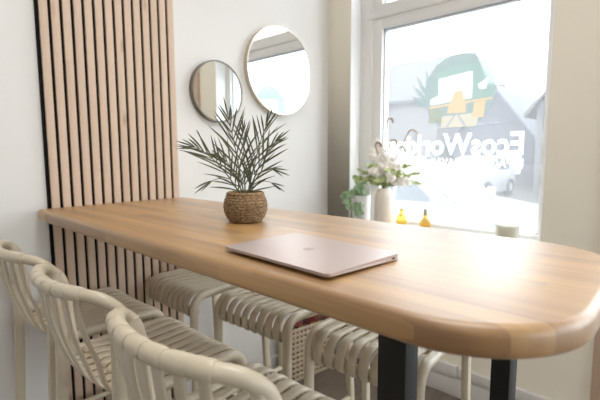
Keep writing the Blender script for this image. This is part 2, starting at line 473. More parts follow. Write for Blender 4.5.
film('chair_legs', [[(Y(458), Z(112)), (Y(460), Z(112)), (Y(450), Z(126)), (Y(448), Z(126))], [(Y(458), Z(112)), (Y(460), Z(112)), (Y(469), Z(126)), (Y(467), Z(126))]], M['film_grey'], .0024)
film('base_line', [[(Y(441), Z(126)), (Y(504), Z(123.5)), (Y(504), Z(124.6)), (Y(441), Z(127.2))]], M['film_grey'], .0006)
lv = []
for (x1, y1) in ((437, 57), (425, 62), (414, 68), (409, 78), (408, 90), (413, 99), (433, 70)):
    x0, y0 = 433, 103
    dx, dy = x1 - x0, y1 - y0; L_ = math.hypot(dx, dy); nx, ny = -dy / L_ * 2.3, dx / L_ * 2.3
    lv.append([(Y(x0), Z(y0)), (Y(x0 + dx * .55 + nx), Z(y0 + dy * .55 + ny)), (Y(x1), Z(y1)), (Y(x0 + dx * .55 - nx), Z(y0 + dy * .55 - ny))])
film('palm_leaves', lv, M['film_green'], .0012)

def inside(p, poly):
    c = False; n = len(poly)
    for i in range(n):
        (x1, y1), (x2, y2) = poly[i], poly[i - 1]
        if (y1 > p[1]) != (y2 > p[1]) and p[0] < (x2 - x1) * (p[1] - y1) / (y2 - y1) + x1: c = not c
    return c
LAYERS.sort(key=lambda l: -l[0])
mts = []
for l in LAYERS:
    if l[2] not in mts: mts.append(l[2])
b = NB(); ST = .003; vm = {}
def gv(i, j):
    if (i, j) not in vm: vm[(i, j)] = b.verts.new((FG, -1.10 + i * ST, 1.36 + j * ST))
    return vm[(i, j)]
for i in range(210):
    for j in range(152):
        p = (-1.10 + (i + .5) * ST, 1.36 + (j + .5) * ST)
        for dx, polys, mt in LAYERS:
            if any(inside(p, q) for q in polys):
                f_ = b.faces.new((gv(i, j), gv(i + 1, j), gv(i + 1, j + 1), gv(i, j + 1))); f_.material_index = mts.index(mt); break
lg = obj('logo_film', b, mts, W, smooth=False)
lg['label'] = 'round mint green film picture of a desk, chair, screen and palm'
def lettering(name, text, y_right, z_base, cap, length, mt, bold):
    c = bpy.data.curves.new(name, 'FONT'); c.body = text; c.size = 1; c.offset = bold; c.resolution_u = 3
    o = bpy.data.objects.new(name + '_tmp', c); COL.objects.link(o)
    bpy.context.view_layer.update()
    me = bpy.data.meshes.new_from_object(o.evaluated_get(bpy.context.evaluated_depsgraph_get()))
    COL.objects.unlink(o); bpy.data.objects.remove(o)
    xs = [v.co.x for v in me.vertices]; zs = [v.co.y for v in me.vertices]
    x0, x1 = min(xs), max(xs)
    capz = .70 if True else max(zs)
    for v in me.vertices:
        # read from the street: text runs towards +Y
        yy = y_right + (v.co.x - x0) / (x1 - x0) * length
        zz = z_base + v.co.y / capz * cap
        v.co = (FG, yy, zz)
    b = NB(); b.from_mesh(me)
    return obj(name, b, mt, W, smooth=False)
lettering('name_lettering', 'EcosWorking', -1.106, 1.272, .110, .765, M['film_white'], .022)
lettering('subtitle_lettering', 'ESPACE DE TRAVAIL', -1.108, 1.205, .045, .49, M['film_white'], .014)

# ------------------------------------------------------------------ slat panel on the wall
sp = thing('slat_panel', 'tall wooden slat panel with black felt gaps on the white wall', 'wall panel', (-1.612, 0, 0))
SW = .038
b = NB(); bx(b, (-.004, -.010, .004), (14 * SW - .006, -.0005, H - .004)); obj('felt_backing', b, M['felt'], sp)
b = NB()
for k in range(14): bx(b, (k * SW + .0055, -.021, .004), (k * SW + SW - .0055, -.0102, H - .004), .0012)
obj('slats', b, M['slat'], sp)

# ------------------------------------------------------------------ mirrors
def mirror(name, label, outline, th, frame_w, fm, loc):
    t = thing(name, label, 'mirror', loc)
    n = len(outline)
    b = NB()
    f = b.faces.new([b.verts.new((x, -th + .003, z)) for x, z in outline])
    bk = [b.verts.new((x, -.004, z)) for x, z in outline]
    b.faces.new(bk[::-1]); fr = list(f.verts)
    for i in range(n): b.faces.new((fr[i], bk[i], bk[(i + 1) % n], fr[(i + 1) % n]))
    obj('mirror_glass', b, M['mirror'], t, smooth=False)
    b = NB()
    pr = [(-frame_w / 2, 0), (-frame_w / 2, -th), (frame_w / 2, -th), (frame_w / 2, 0)]
    pts = [Vector((x, 0, z)) for x, z in outline]
    sides = []
    for i in range(n):
        Tn = (pts[(i + 1) % n] - pts[i - 1]).normalized()
        sides.append(Tn.cross(Vector((0, 1, 0))))
    rings = []
    for i in range(n):
        S = sides[i]
        rings.append([b.verts.new(pts[i] + S * a + Vector((0, bb, 0))) for a, bb in pr])
    for i in range(n):
        A, B = rings[i], rings[(i + 1) % n]
        for j in range(4): b.faces.new((A[j], A[(j + 1) % 4], B[(j + 1) % 4], B[j]))
    obj('mirror_frame', b, fm, t, angle=60)
    return t
R1 = .142
mirror('round_mirror', 'small round wall mirror with dark metal rim beside the slat panel', [(R1 * math.cos(a), R1 * math.sin(a)) for a in [2 * PI * k / 96 for k in range(96)]], .03, .006, M['bronze'], (-.860, -.0005, 1.575))
R2 = .243; ol = []
for k in range(120):
    a = 2 * PI * k / 120
    x, z = R2 * math.cos(a), R2 * .965 * math.sin(a)
    ol.append((min(x, .228), z))
mirror('wall_mirror', 'large round wall mirror with thin pale rim and one flat side, near the corner', ol, .028, .005, M['brass'], (-.434, -.0005, 1.728))

# ------------------------------------------------------------------ the table
TX0, TX1, TY1 = -1.655, -1.060, -1.648     # near edge, far edge, free end
TT = .042
tb = thing('bar_table', 'high wooden bar table with rounded end fixed to the slat wall', 'table', (-1.36, -.8, 0))
def rounded_top():
    rc = .175; out = [(TX0, -.028), (TX0, TY1 + rc)]
    for k in range(1, 17):
        a = PI + (PI / 2) * k / 16; out.append((TX0 + rc + rc * math.cos(a), TY1 + rc + rc * math.sin(a)))
    for k in range(0, 17):
        a = 1.5 * PI + (PI / 2) * k / 16; out.append((TX1 - rc + rc * math.cos(a), TY1 + rc + rc * math.sin(a)))
    out += [(TX1, TY1 + rc), (TX1, -.028)]
    o2 = []
    for p in out:
        if not o2 or (abs(p[0] - o2[-1][0]) + abs(p[1] - o2[-1][1])) > 1e-5: o2.append(p)
    return o2
b = NB()
po = [(x + 1.36, y + .8) for x, y in rounded_top()]
prism(b, po, 2, T - TT, T)
es = [e for e in b.edges if len(e.link_faces) == 2 and any(abs(f.normal.z) > .9 for f in e.link_faces) and not all(abs(f.normal.z) > .9 for f in e.link_faces) and not all(v.co.y > .77 for v in e.verts)]
b.normal_update()
es = [e for e in b.edges if abs(e.verts[0].co.z - e.verts[1].co.z) < 1e-6 and not all(v.co.y > .7715 for v in e.verts)]
bmesh.ops.bevel(b, geom=es, offset=.013, segments=4, affect='EDGES', profile=.5)
obj('tabletop', b, M['table'], tb, angle=50)
for (x, y, wx, wy) in ((-1.482, -1.388, .045, .056), (-1.115, -1.450, .055, .042)):
    b = NB(); bx(b, (x + 1.36, y + .8, .012), (x + wx + 1.36, y + wy + .8, T - TT - .006), .002)
    bx(b, (x - .004 + 1.36, y - .004 + .8, .0), (x + wx + .004 + 1.36, y + wy + .004 + .8, .012), .002)
    bx(b, (x - .03 + 1.36, y - .03 + .8, T - TT - .006), (x + wx + .03 + 1.36, y + wy + .03 + .8, T - TT), .001)
    obj('leg', b, M['black'], tb)

# ------------------------------------------------------------------ bar stools (front = local +x)
NSEAT, PSEAT, NBACK, PBACK, HY = 8, .0380, 7, .0390, .170
RAIL = [(-.108, .170, .735), (-.112, .182, .81), (-.116, .186, .875), (-.126, .185, .942), (-.159, .173, .980), (-.191, .130, .991), (-.211, .065, .992), (-.217, 0, .992)]
RAIL = RAIL + [(x, -y, z) for x, y, z in RAIL[-2::-1]]
railpts = crom(RAIL, 9)
def rail_at(y):
    return min((p for p in railpts if p.z > .93), key=lambda p: abs(p.y - y))
def make_stool(name, label, group):
    t = thing(name, label, 'stool', (0, 0, 0), 0, group)
    b = NB(); tube(b, railpts, .0138, 12); obj('back_rail', b, M['stool'], t)
    # back straps: each wraps flat round the rail, hangs down and turns under the seat
    b = NB()
    for k in range(NBACK):
        y = (k - (NBACK - 1) / 2) * PBACK * 1.0
        r = rail_at(y * 1.08)
        i = railpts.index(r); tg = (railpts[min(i + 1, len(railpts) - 1)] - railpts[max(i - 1, 0)]).normalized()
        n1 = Vector((tg.y, -tg.x, 0)).normalized()
        loop = [r + (n1 * math.cos(a) + Vector((0, 0, 1)) * math.sin(a)) * .0138 for a in [2 * PI * q / 20 for q in range(20)]]
        sweep(b, loop, oval(.0400, .0046, 12), tg, closed=True)
        xe = .034 * abs(y / .13) ** 2
        path = crom([(r.x, y * 1.08, r.z - .012), (r.x + .010, y * 1.07, .905), (-.187 + xe, y * 1.05, .835), (-.168 + xe * .7, y * 1.03, .788), (-.150 + xe * .5, y * 1.02, .757), (-.126 + xe * .3, y, .743), (-.085, y, .741)], 5)
        sweep(b, path, oval(.0275, .0085), (0, 1, 0))
    obj('backrest', b, M['stool'], t)
    # seat straps: run forwards, roll over the front and curl under
    b = NB()
    for k in range(NSEAT):
        y = (k - (NSEAT - 1) / 2) * PSEAT
        dz = -.007 * (1 - (y / .14) ** 2)
        path = [(-.084, y, .739), (-.092, y, .748), (-.083, y, .756), (-.06, y, .755 + dz * .5), (-.03, y, .752 + dz), (.03, y, .750 + dz), (.10, y, .753 + dz), (.145, y, .756 + dz)]
        path = crom(path, 3)[:-1]
        for q in range(8):
            a = PI / 2 - (PI / 2) * q / 7
            path.append(Vector((.155 + .052 * math.cos(a), y, .704 + (.052 + dz) * math.sin(a))))
        path += [Vector((.208, y, .694)), Vector((.206, y, .680)), Vector((.197, y, .669)), Vector((.182, y, .669))]
        sweep(b, path, oval(.0290, .0105), (0, 1, 0))
    obj('seat', b, M['stool'], t)
    for nm, x, z, r_ in (('seat_crossbar', .188, .684, .014), ('seat_crossbar', -.079, .7475, .006), ('seat_crossbar', .06, .732, .008)):
        b = NB(); tube(b, [(x, -HY, z), (x, HY, z)], r_, 10); obj(nm, b, M['stool'], t)
    for s in (1, -1):
        b = NB(); pts = [Vector((-.140, s * (HY + .012), .743)), Vector((-.09, s * HY, .743)), Vector((.05, s * HY, .746)), Vector((.14, s * HY, .746))]
        for q in range(9):
            a = PI / 2 - (PI / 2) * q / 8; pts.append(Vector((.150 + .048 * math.cos(a), s * HY, .698 + .048 * math.sin(a))))
        tube(b, pts, .0155, 12); obj('seat_rail', b, M['stool'], t)
        b = NB(); tube(b, [(.198, s * HY, .699), (.202, s * (HY + .002), .4), (.210, s * (HY + .005), .002)], .0150, 12); obj('leg', b, M['stool'], t)
        b = NB(); sweep(b, crom([(-.140, s * .180, .966), (-.136, s * .180, .86), (-.140, s * .178, .72), (-.156, s * .180, .4), (-.180, s * .188, .002)], 4), oval(.030, .026), (1, 0, 0)); obj('leg', b, M['stool'], t)
        b = NB(); tube(b, [(.207, s * (HY + .003), .33), (-.158, s * .181, .33)], .010, 10); obj('footrest', b, M['stool'], t)
    b = NB(); tube(b, [(.208, -HY, .27), (.208, HY, .27)], .010, 10); obj('footrest', b, M['stool'], t)
    b = NB(); tube(b, [(-.164, -.182, .27), (-.164, .182, .27)], .010, 10); obj('footrest', b, M['stool'], t)
    return t
GS = 'cream strapped bar stools around the table'
RZ = 0.0
st = make_stool('bar_stool', 'cream strap-back bar stool nearest the camera, its curved back rail in the foreground', GS)
st.location = (-1.613, -1.133, 0); st.rotation_euler = (0, 0, math.radians(2))
dup(st, (-1.611, -.689, 0), RZ, 'cream strap-back bar stool in the middle of the near row, between two others', GS)
dup(st, (-1.606, -.249, 0), RZ, 'cream strap-back bar stool at the far left of the near row, beside the slat panel', GS)
dup(st, (-1.068, -.222, 0), PI + .01, 'cream bar stool seat under the table\'s far side, first from the slat panel', GS)
dup(st, (-.998, -.627, 0), PI + .05, 'cream bar stool seat under the table\'s far side, middle of those three', GS)
dup(st, (-1.002, -1.082, 0), PI + .07, 'cream bar stool seat under the table\'s far side, right behind the black table leg', GS)

# ------------------------------------------------------------------ laptop
lp_pts = {'L': (-1.607, -1.066), 'F': (-1.616, -1.336), 'R': (-1.428, -1.332), 'B': (-1.406, -1.042)}
cx = sum(p[0] for p in lp_pts.values()) / 4; cy = sum(p[1] for p in lp_pts.values()) / 4
lt = thing('laptop', 'closed rose gold laptop lying on the wooden table', 'laptop', (cx, cy, T), 0)
dirY = Vector((lp_pts['L'][0] - lp_pts['F'][0] + lp_pts['B'][0] - lp_pts['R'][0], lp_pts['L'][1] - lp_pts['F'][1] + lp_pts['B'][1] - lp_pts['R'][1], 0))
ang = math.atan2(dirY.y, dirY.x) - PI / 2
lt.rotation_euler = (0, 0, ang)
LW, LH = .197, .281             # local x (depth), local y (width)
def rrect(hx, hy, r, n=6):
    o = []
    for cx_, cy_, a0 in ((hx - r, hy - r, 0), (-hx + r, hy - r, PI / 2), (-hx + r, -hy + r, PI), (hx - r, -hy + r, 1.5 * PI)):
        for k in range(n + 1):
            a = a0 + PI / 2 * k / n; o.append((cx_ + r * math.cos(a), cy_ + r * math.sin(a)))
    return o
def slab(bm, hx, hy, r, zb0, zb1, zt0, zt1, bev):
    """bottom/top z given at x=-hx and x=+hx (wedge)"""
    t = NB(); prism(t, rrect(hx, hy, r), 2, 0, 1)
    for v in t.verts:
        u = (v.co.x + hx) / (2 * hx)
        v.co.z = (zt0 + (zt1 - zt0) * u) if v.co.z > .5 else (zb0 + (zb1 - zb0) * u)
    es = [e for e in t.edges if abs((e.verts[0].co - e.verts[1].co).z) < .004 and e.calc_face_angle(0) > .8]
    bmesh.ops.bevel(t, geom=es, offset=bev, segments=2, affect='EDGES', profile=.5)
    join(bm, t)
b = NB(); slab(b, LW / 2, LH / 2, .011, .0066, .0018, .0086, .0094, .0007); obj('laptop_base', b, M['rosegold'], lt)
b = NB(); slab(b, LW / 2, LH / 2, .011, .0093, .0103, .0117, .0131, .0008); lid = obj('lid', b, M['rosegold'], lt)
b = NB(); slab(b, LW / 2 - .002, LH / 2 - .002, .009, .0085, .0093, .0094, .0104, .0001); g = obj('lid_gap', b, M['darkgap'], lt); g['label'] = 'dark seam between lid and base'
for x in (-.075, .075):
    for y in (-.115, .115):
        b = NB(); lathe(b, [(.006, 0), (.006, .0070 if x < 0 else .0042)], 12, (x, y, 0), True, True); obj('rubber_foot', b, M['darkgap'], lt)
b = NB(); t = NB(); prism(t, rrect(.0045, .0016, .0015, 4), 2, 0, .0008); join(b, t, Matrix.Translation((LW / 2 - .022, -LH / 2 - .0004, .0060)) @ Matrix.Rotation(PI / 2, 4, 'X')); obj('port', b, M['darkgap'], lt)
# fruit emblem on the lid, top towards the hinge (+x)
ap = []
for k in range(48):
    a = 2 * PI * k / 48
    r = .0105 * (1 - .13 * math.exp(-((math.sin(a) - 1) / .10) ** 2) - .08 * math.exp(-((math.sin(a) + 1) / .06) ** 2))
    y_, x_ = r * math.cos(a) * .96, r * math.sin(a)
    if y_ < 0: pass
    d_ = math.hypot(y_ + .0125, x_ - .001)
    if d_ < .0045:
        q = .0045 / max(d_, 1e-6); y_ = -.0125 + (y_ + .0125) * q; x_ = .001 + (x_ - .001) * q
    ap.append((x_, y_))
b = NB(); prism(b, ap, 2, 0, .00025)
prism(b, [(.0112, .000), (.0135, -.0005), (.0165, -.0035), (.0150, -.0045), (.0125, -.003)], 2, 0, .00025)
em = obj('emblem', b, M['emblem'], lt, smooth=False); em.location = (0, 0, .01245); em.rotation_euler = (0, -math.atan2(.0014, LW), 0)

# ------------------------------------------------------------------ potted palm
RV = Vector((.684, -.730, 0)); FV = Vector((.730, .684, 0))
pp = thing('potted_palm', 'small palm in a round woven seagrass basket on the table', 'potted plant', (-1.327, -.782, T))
b = NB(); NR, NS = 66, 96
prof = crom([(.052, 0, 0), (.060, 0, .004), (.073, 0, .022), (.081, 0, .050), (.079, 0, .075), (.071, 0, .096), (.068, 0, .108)], 12)
def rad(z):
    for i in range(len(prof) - 1):
        if prof[i].z <= z <= prof[i + 1].z + 1e-9:
            u = (z - prof[i].z) / max(prof[i + 1].z - prof[i].z, 1e-9); return prof[i].x + (prof[i + 1].x - prof[i].x) * u
    return prof[-1].x
rings = []; ROWS = 11
for i in range(NR + 1):
    z = .108 * i / NR; row = int(z / .108 * ROWS - 1e-6); u = (z / .108 * ROWS) % 1
    rg = []
    for k in range(NS):
        a = 2 * PI * k / NS
        wv = .5 + .5 * math.cos(24 * a + PI * (row % 2))
        r = rad(z) + (.0035 * wv + .0015) * math.sin(PI * u) ** .7 + random.uniform(-.0005, .0005)
        rg.append(b.verts.new((r * math.cos(a), r * math.sin(a), z)))
    rings.append(rg)
for i in range(NR):
    for k in range(NS): b.faces.new((rings[i][k], rings[i][(k + 1) % NS], rings[i + 1][(k + 1) % NS], rings[i + 1][k]))
b.faces.new(rings[0][::-1])
inn = [[b.verts.new((r * math.cos(2 * PI * k / NS), r * math.sin(2 * PI * k / NS), z)) for k in range(NS)] for r, z in ((.066, .110), (.062, .108), (.060, .085))]
pr = rings[-1]
for rg in inn:
    for k in range(NS): b.faces.new((pr[k], pr[(k + 1) % NS], rg[(k + 1) % NS], rg[k]))
    pr = rg
bk = obj('basket', b, M['basket'], pp, angle=80); bk.scale = (.745, .745, .79)
b = NB(); lathe(b, [(.060, .086), (.03, .092), (.001, .093)], 24, capb=False); so = obj('soil', b, M['soil'], pp); so.scale = (.80, .80, .80)
def leaflet(bm, p, d, L_, w, nrm, droop):
    """narrow folded blade from p along d"""
    d = d.normalized(); S = d.cross(nrm).normalized(); U = S.cross(d).normalized()
    n = 6; prev = None
    for i in range(n + 1):
        u = i / n
        c = p + d * L_ * u - Vector((0, 0, 1)) * droop * L_ * u * u
        ww = w * (math.sin(PI * min(u * .92 + .10, 1)) ** .8) * .5 + 1e-4
        cur = [bm.verts.new(c + S * ww), bm.verts.new(c - U * ww * .35), bm.verts.new(c - S * ww)]
        if prev:
            for j in (0, 1): bm.faces.new((prev[j], prev[j + 1], cur[j + 1], cur[j]))
        prev = cur
def frond(dx, dp, dz, bend, nl, ll, seed, w=.0052):
    rnd = random.Random(seed)
    base = Vector((0, 0, .070)) + (RV * dx + FV * dp) * .06
    dx *= .9; dz *= .88
    tip = Vector((0, 0, .085)) + RV * dx + FV * dp + Vector((0, 0, dz))
    mid = base.lerp(tip, .5) + Vector((0, 0, bend)) 
    path = [base * (1 - u) ** 2 + mid * 2 * u * (1 - u) + tip * u * u for u in [i / 24 for i in range(25)]]
    b = NB(); tube(b, path, .0024, 6, scale=[1 - .75 * i / 24 for i in range(25)])
    f = obj('frond', b, M['palmstem'], pp)
    b = NB()
    for i in range(nl):
        u = .14 + .80 * i / (nl - 1)
        q = u * 24; k = min(int(q), 23); p = path[k].lerp(path[k + 1], q - k)
        tg = (path[k + 1] - path[k]).normalized()
        view = -FV * .8 + Vector((0, 0, .45)) + RV * rnd.uniform(-.3, .3)
        sd = tg.cross(view).normalized()
        for s in (1, -1):
            an = math.radians(40 - 24 * u + rnd.uniform(-7, 7))
            d = tg * math.cos(an) + sd * s * math.sin(an) + view.normalized() * rnd.uniform(-.05, .2)
            L_ = ll * 1.62 * (.70 + .35 * math.sin(PI * min(1, u * .9 + .1)) - .30 * max(0, u - .6) / .4) * rnd.uniform(.85, 1.15)
            leaflet(b, p, d, L_, w * rnd.uniform(.75, 1.1), view, rnd.uniform(.02, .20))
    leaflet(b, tip, path[-1] - path[-2], ll * .9, w * .8, -FV, .05)
    obj('leaflets', b, M['palm'], f)
for a in [(-.170, .02, .150, .050, 10, .060, 1), (-.105, -.03, .035, .055, 2, .060, 2), (-.050, .00, .245, .02, 10, .066, 3), (-.012, .05, .200, .03, 7, .060, 4),
          (.070, .02, .225, .03, 9, .062, 5), (.100, .00, .165, .045, 7, .058, 6), (.092, -.03, .075, .055, 3, .058, 7), (.085, .03, .025, .045, 2, .05, 8),
          (-.090, .05, .115, .05, 7, .056, 9)]:
    frond(*a)

# ------------------------------------------------------------------ things on the window sill
def leaf_round(bm, c, nrm, up, r):
    n = Vector(nrm).normalized(); u = (Vector(up) - n * Vector(up).dot(n)).normalized(); s = n.cross(u)
    cen = bm.verts.new(Vector(c) - n * r * .15); ring_ = []
    for k in range(10):
        a = 2 * PI * k / 10
        rr = r * (1 + .25 * max(0, math.cos(a)) ** 6)
        ring_.append(bm.verts.new(Vector(c) + u * rr * math.cos(a) + s * rr * .8 * math.sin(a)))
    for k in range(10): bm.faces.new((cen, ring_[k], ring_[(k + 1) % 10]))
tp = thing('trailing_plant', 'trailing green plant in a white pot in the window\'s left corner', 'potted plant', (.030, -.240, SILL))
b = NB(); lathe(b, [(.046, 0), (.052, .004), (.056, .15), (.058, .18), (.053, .18), (.051, .15)], 32); obj('pot', b, M['potwhite'], tp)
b = NB(); lathe(b, [(.051, .152), (.03, .158), (.001, .16)], 20, capb=False); obj('soil', b, M['soil'], tp)
rnd = random.Random(5)
for i, (dx, dp, dz) in enumerate([(-.10, -.06, -.04), (-.08, -.07, .02), (-.05, -.08, -.08), (-.03, -.09, .06), (.00, -.06, .05), (-.02, -.08, -.07), (-.04, -.03, .12), (.00, -.02, .12), (-.11, -.04, .02)]):
    p0 = Vector((0, 0, .16)); p2 = p0 + RV * dx + FV * dp + Vector((0, 0, dz)); p1 = p0.lerp(p2, .5) + Vector((0, 0, .07))
    path = [p0 * (1 - u) ** 2 + p1 * 2 * u * (1 - u) + p2 * u * u for u in [k / 10 for k in range(11)]]
    b = NB(); tube(b, path, .002, 5); s_ = obj('vine', b, M['palmstem'], tp)
    b = NB()
    for k in (3, 5, 7, 8, 9, 10):
        c = path[k] + RV * rnd.uniform(-.015, .015) + Vector((0, 0, rnd.uniform(-.012, .012)))
        leaf_round(b, c, -FV + RV * rnd.uniform(-.6, .6) + Vector((0, 0, rnd.uniform(-.1, .8))), (rnd.uniform(-1, 1), rnd.uniform(-1, 1), -rnd.uniform(.2, 1)), rnd.uniform(.014, .022))
    obj('leaves', b, M['leaf'], s_)

VX, VY = .030, -.402
b = NB()
pv = [(.046, 0), (.054, .004), (.056, .06), (.057, .14), (.055, .185), (.046, .212), (.036, .224), (.033, .230), (.029, .228), (.032, .215), (.048, .18), (.050, .10), (.045, .02)]
lathe(b, pv, 36)
v = obj('vase', b, M['vase']); v.location = (VX, VY, SILL); tag(v, 'tall pale blush vase on the sill holding the flower bouquet', 'vase')
bq = thing('flower_bouquet', 'bouquet of white blossom, green leaves and curled dried stems in the blush vase', 'flowers', (VX, VY, SILL + .03))
rnd = random.Random(11)
def stem_path(dx, dp, dz, bend=.03):
    p0 = Vector((rnd.uniform(-.012, .012), rnd.uniform(-.012, .012), 0)); p1 = Vector((p0.x * .8, p0.y * .8, .20))
    p3 = Vector((0, 0, .20)) + RV * dx + FV * dp + Vector((0, 0, dz)); p2 = p1.lerp(p3, .5) + Vector((0, 0, bend))
    pre = [p0.lerp(p1, k / 4) for k in range(4)]
    return pre + [p1 * (1 - u) ** 2 + p2 * 2 * u * (1 - u) + p3 * u * u for u in [k / 10 for k in range(11)]]
def blossom(bm, c, r):
    for k in range(5):
        a = 2 * PI * k / 5 + rnd.uniform(0, 1); d = RV * math.cos(a) + Vector((0, 0, 1)) * math.sin(a) - FV * .5
        leaf_round(bm, c + d * r * .6, -FV + d * .5, d, r * .6)
# leafy sprigs
for (dx, dp, dz) in [(-.14, -.03, .10), (-.09, -.04, .14), (.10, -.03, .06), (.16, -.04, .08), (.13, .02, .13), (-.04, -.06, .05), (.06, -.07, .09), (.20, -.02, .03), (-.17, -.02, .05), (.02, -.06, .11)]:
    path = stem_path(dx, dp, dz); b = NB(); tube(b, path, .0018, 5); s_ = obj('leaf_sprig', b, M['darkstem'], bq)
    b = NB()
    for k in range(6, 15):
        for s in (1, -1):
            d = (RV * rnd.uniform(-1, 1) + Vector((0, 0, rnd.uniform(-.2, .8))) - FV * .3 + RV * s).normalized()
            leaflet(b, path[k], d, rnd.uniform(.028, .05), .017, -FV + Vector((0, 0, .4)), .15)
    obj('leaves', b, M['leaf2'], s_)
# blossom branches
for (dx, dp, dz) in [(-.07, 0, .22), (-.03, .01, .26), (.00, -.02, .20), (.04, -.01, .16), (-.02, -.05, .12), (.08, -.04, .12), (-.08, -.05, .10), (.03, -.07, .07), (.12, -.05, .04)]:
    path = stem_path(dx, dp, dz, .05); b = NB(); tube(b, path, .0018, 5); s_ = obj('blossom_branch', b, M['flax'], bq)
    b = NB()
    for k in range(8, 15):
        for _ in range(2): blossom(b, path[k] + RV * rnd.uniform(-.018, .018) + Vector((0, 0, rnd.uniform(-.015, .015))), rnd.uniform(.012, .019))
    obj('blossoms', b, M['petal'], s_)
# curled dried stems
for (dx, dp, dz, rr, sg) in [(.010, 0, .385, .017, 1), (-.055, .0, .25, .016, 1), (.125, .0, .30, .034, 1), (.075, .0, .22, .02, 1), (.03, .01, .26, .02, 1)]:
    path = stem_path(dx, dp, dz, .02)
    tip = path[-1]; tg = Vector((0, 0, 1))
    for k in range(1, 12):
        a = PI - PI * 1.15 * k / 11
        path.append(tip + RV * sg * rr * (1 + math.cos(a)) + Vector((0, 0, rr * 1.1 * math.sin(a))))
    n = len(path)
    b = NB(); tube(b, path, .0058, 7, scale=[.45 if i < 9 else .45 + .75 * (i - 9) / (n - 9) for i in range(n)]); obj('curled_stem', b, M['curl'], bq)

def bottle(y, x, hgt, r, label, cap_h):
    t = thing('amber_bottle', label, 'bottle', (x, y, SILL), 0, None)
    b = NB(); lathe(b, [(r * .9, 0), (r, .004), (r, hgt * .5), (r * .9, hgt * .58), (r * .38, hgt * .72), (r * .34, hgt * .86), (r * .42, hgt * .87), (r * .42, hgt * .9), (r * .3, hgt * .9)], 28, capt=True)
    obj('bottle_body', b, M['amber'], t)
    b = NB(); lathe(b, [(r * .30, hgt * .9), (r * .34, hgt * .905), (r * .28, hgt * .9 + cap_h), (.001, hgt * .9 + cap_h)], 16); obj('stopper', b, M['pump'] if cap_h > .02 else M['amber'], t)
bottle(-.508, .05, .125, .030, 'left amber glass bottle on the sill, next to the blush vase', .006)
bottle(-.655, .05, .105, .030, 'right amber glass bottle with a slim olive stopper on the sill', .032)

cd = thing('candle_jar', 'thick clear glass jar candle with cream wax at the sill\'s right end', 'candle', (.035, -1.085, SILL))
b = NB(); lathe(b, [(.052, 0), (.056, .004), (.056, .150), (.053, .152), (.051, .150), (.051, .012), (.001, .012)], 36); obj('glass_jar', b, M['clear'], cd)
b = NB(); lathe(b, [(.050, .0125), (.050, .088), (.047, .092), (.001, .090)], 32); wx = obj('wax', b, M['wax'], cd)
b = NB(); tube(b, [(0, 0, .088), (.001, 0, .10)], .0015, 6); obj('wick', b, M['darkgap'], cd)

# ------------------------------------------------------------------ woven crate in the corner
cr = thing('woven_crate', 'cream lattice crate with red and orange weave on the floor in the corner', 'basket', (-.345, -.135, 0), math.radians(-9))
CW, CD, CH = .33, .11, .31
b = NB(); 
for (a, c_) in (((-CW / 2 + .006, -CD / 2 + .006, .008), (CW / 2 - .006, -CD / 2 + .010, CH - .008)), ((-CW / 2 + .006, CD / 2 - .010, .008), (CW / 2 - .006, CD / 2 - .006, CH - .008)),
                ((-CW / 2 + .006, -CD / 2 + .01, .008), (-CW / 2 + .01, CD / 2 - .01, CH - .008)), ((CW / 2 - .01, -CD / 2 + .01, .008), (CW / 2 - .006, CD / 2 - .01, CH - .008)), ((-CW / 2 + .006, -CD / 2 + .006, .003), (CW / 2 - .006, CD / 2 - .006, .008))):
    bx(b, a, c_)
obj('woven_panels', b, M['weave'], cr)
b = NB()
for k in range(12):
    x = -CW / 2 + .008 + (CW - .016) * k / 11
    for y in (-CD / 2 + .003, CD / 2 - .003): bx(b, (x - .006, y - .003, 0), (x + .006, y + .003, CH), .001)
for k in range(11):
    z = .010 + (CH - .02) * k / 10
    for y in (-CD / 2, CD / 2): bx(b, (-CW / 2, y - .003, z - .007), (CW / 2, y + .003, z + .007), .001)
    for x in (-CW / 2, CW / 2): bx(b, (x - .003, -CD / 2, z - .007), (x + .003, CD / 2, z + .007), .001)
obj('lattice', b, M['lattice'], cr)

# ------------------------------------------------------------------ the street
GZ = -.30
b = NB(); bx(b, (.32, -30, GZ - .1), (60, 60, GZ)); struct('ground', b, M['asphalt'])

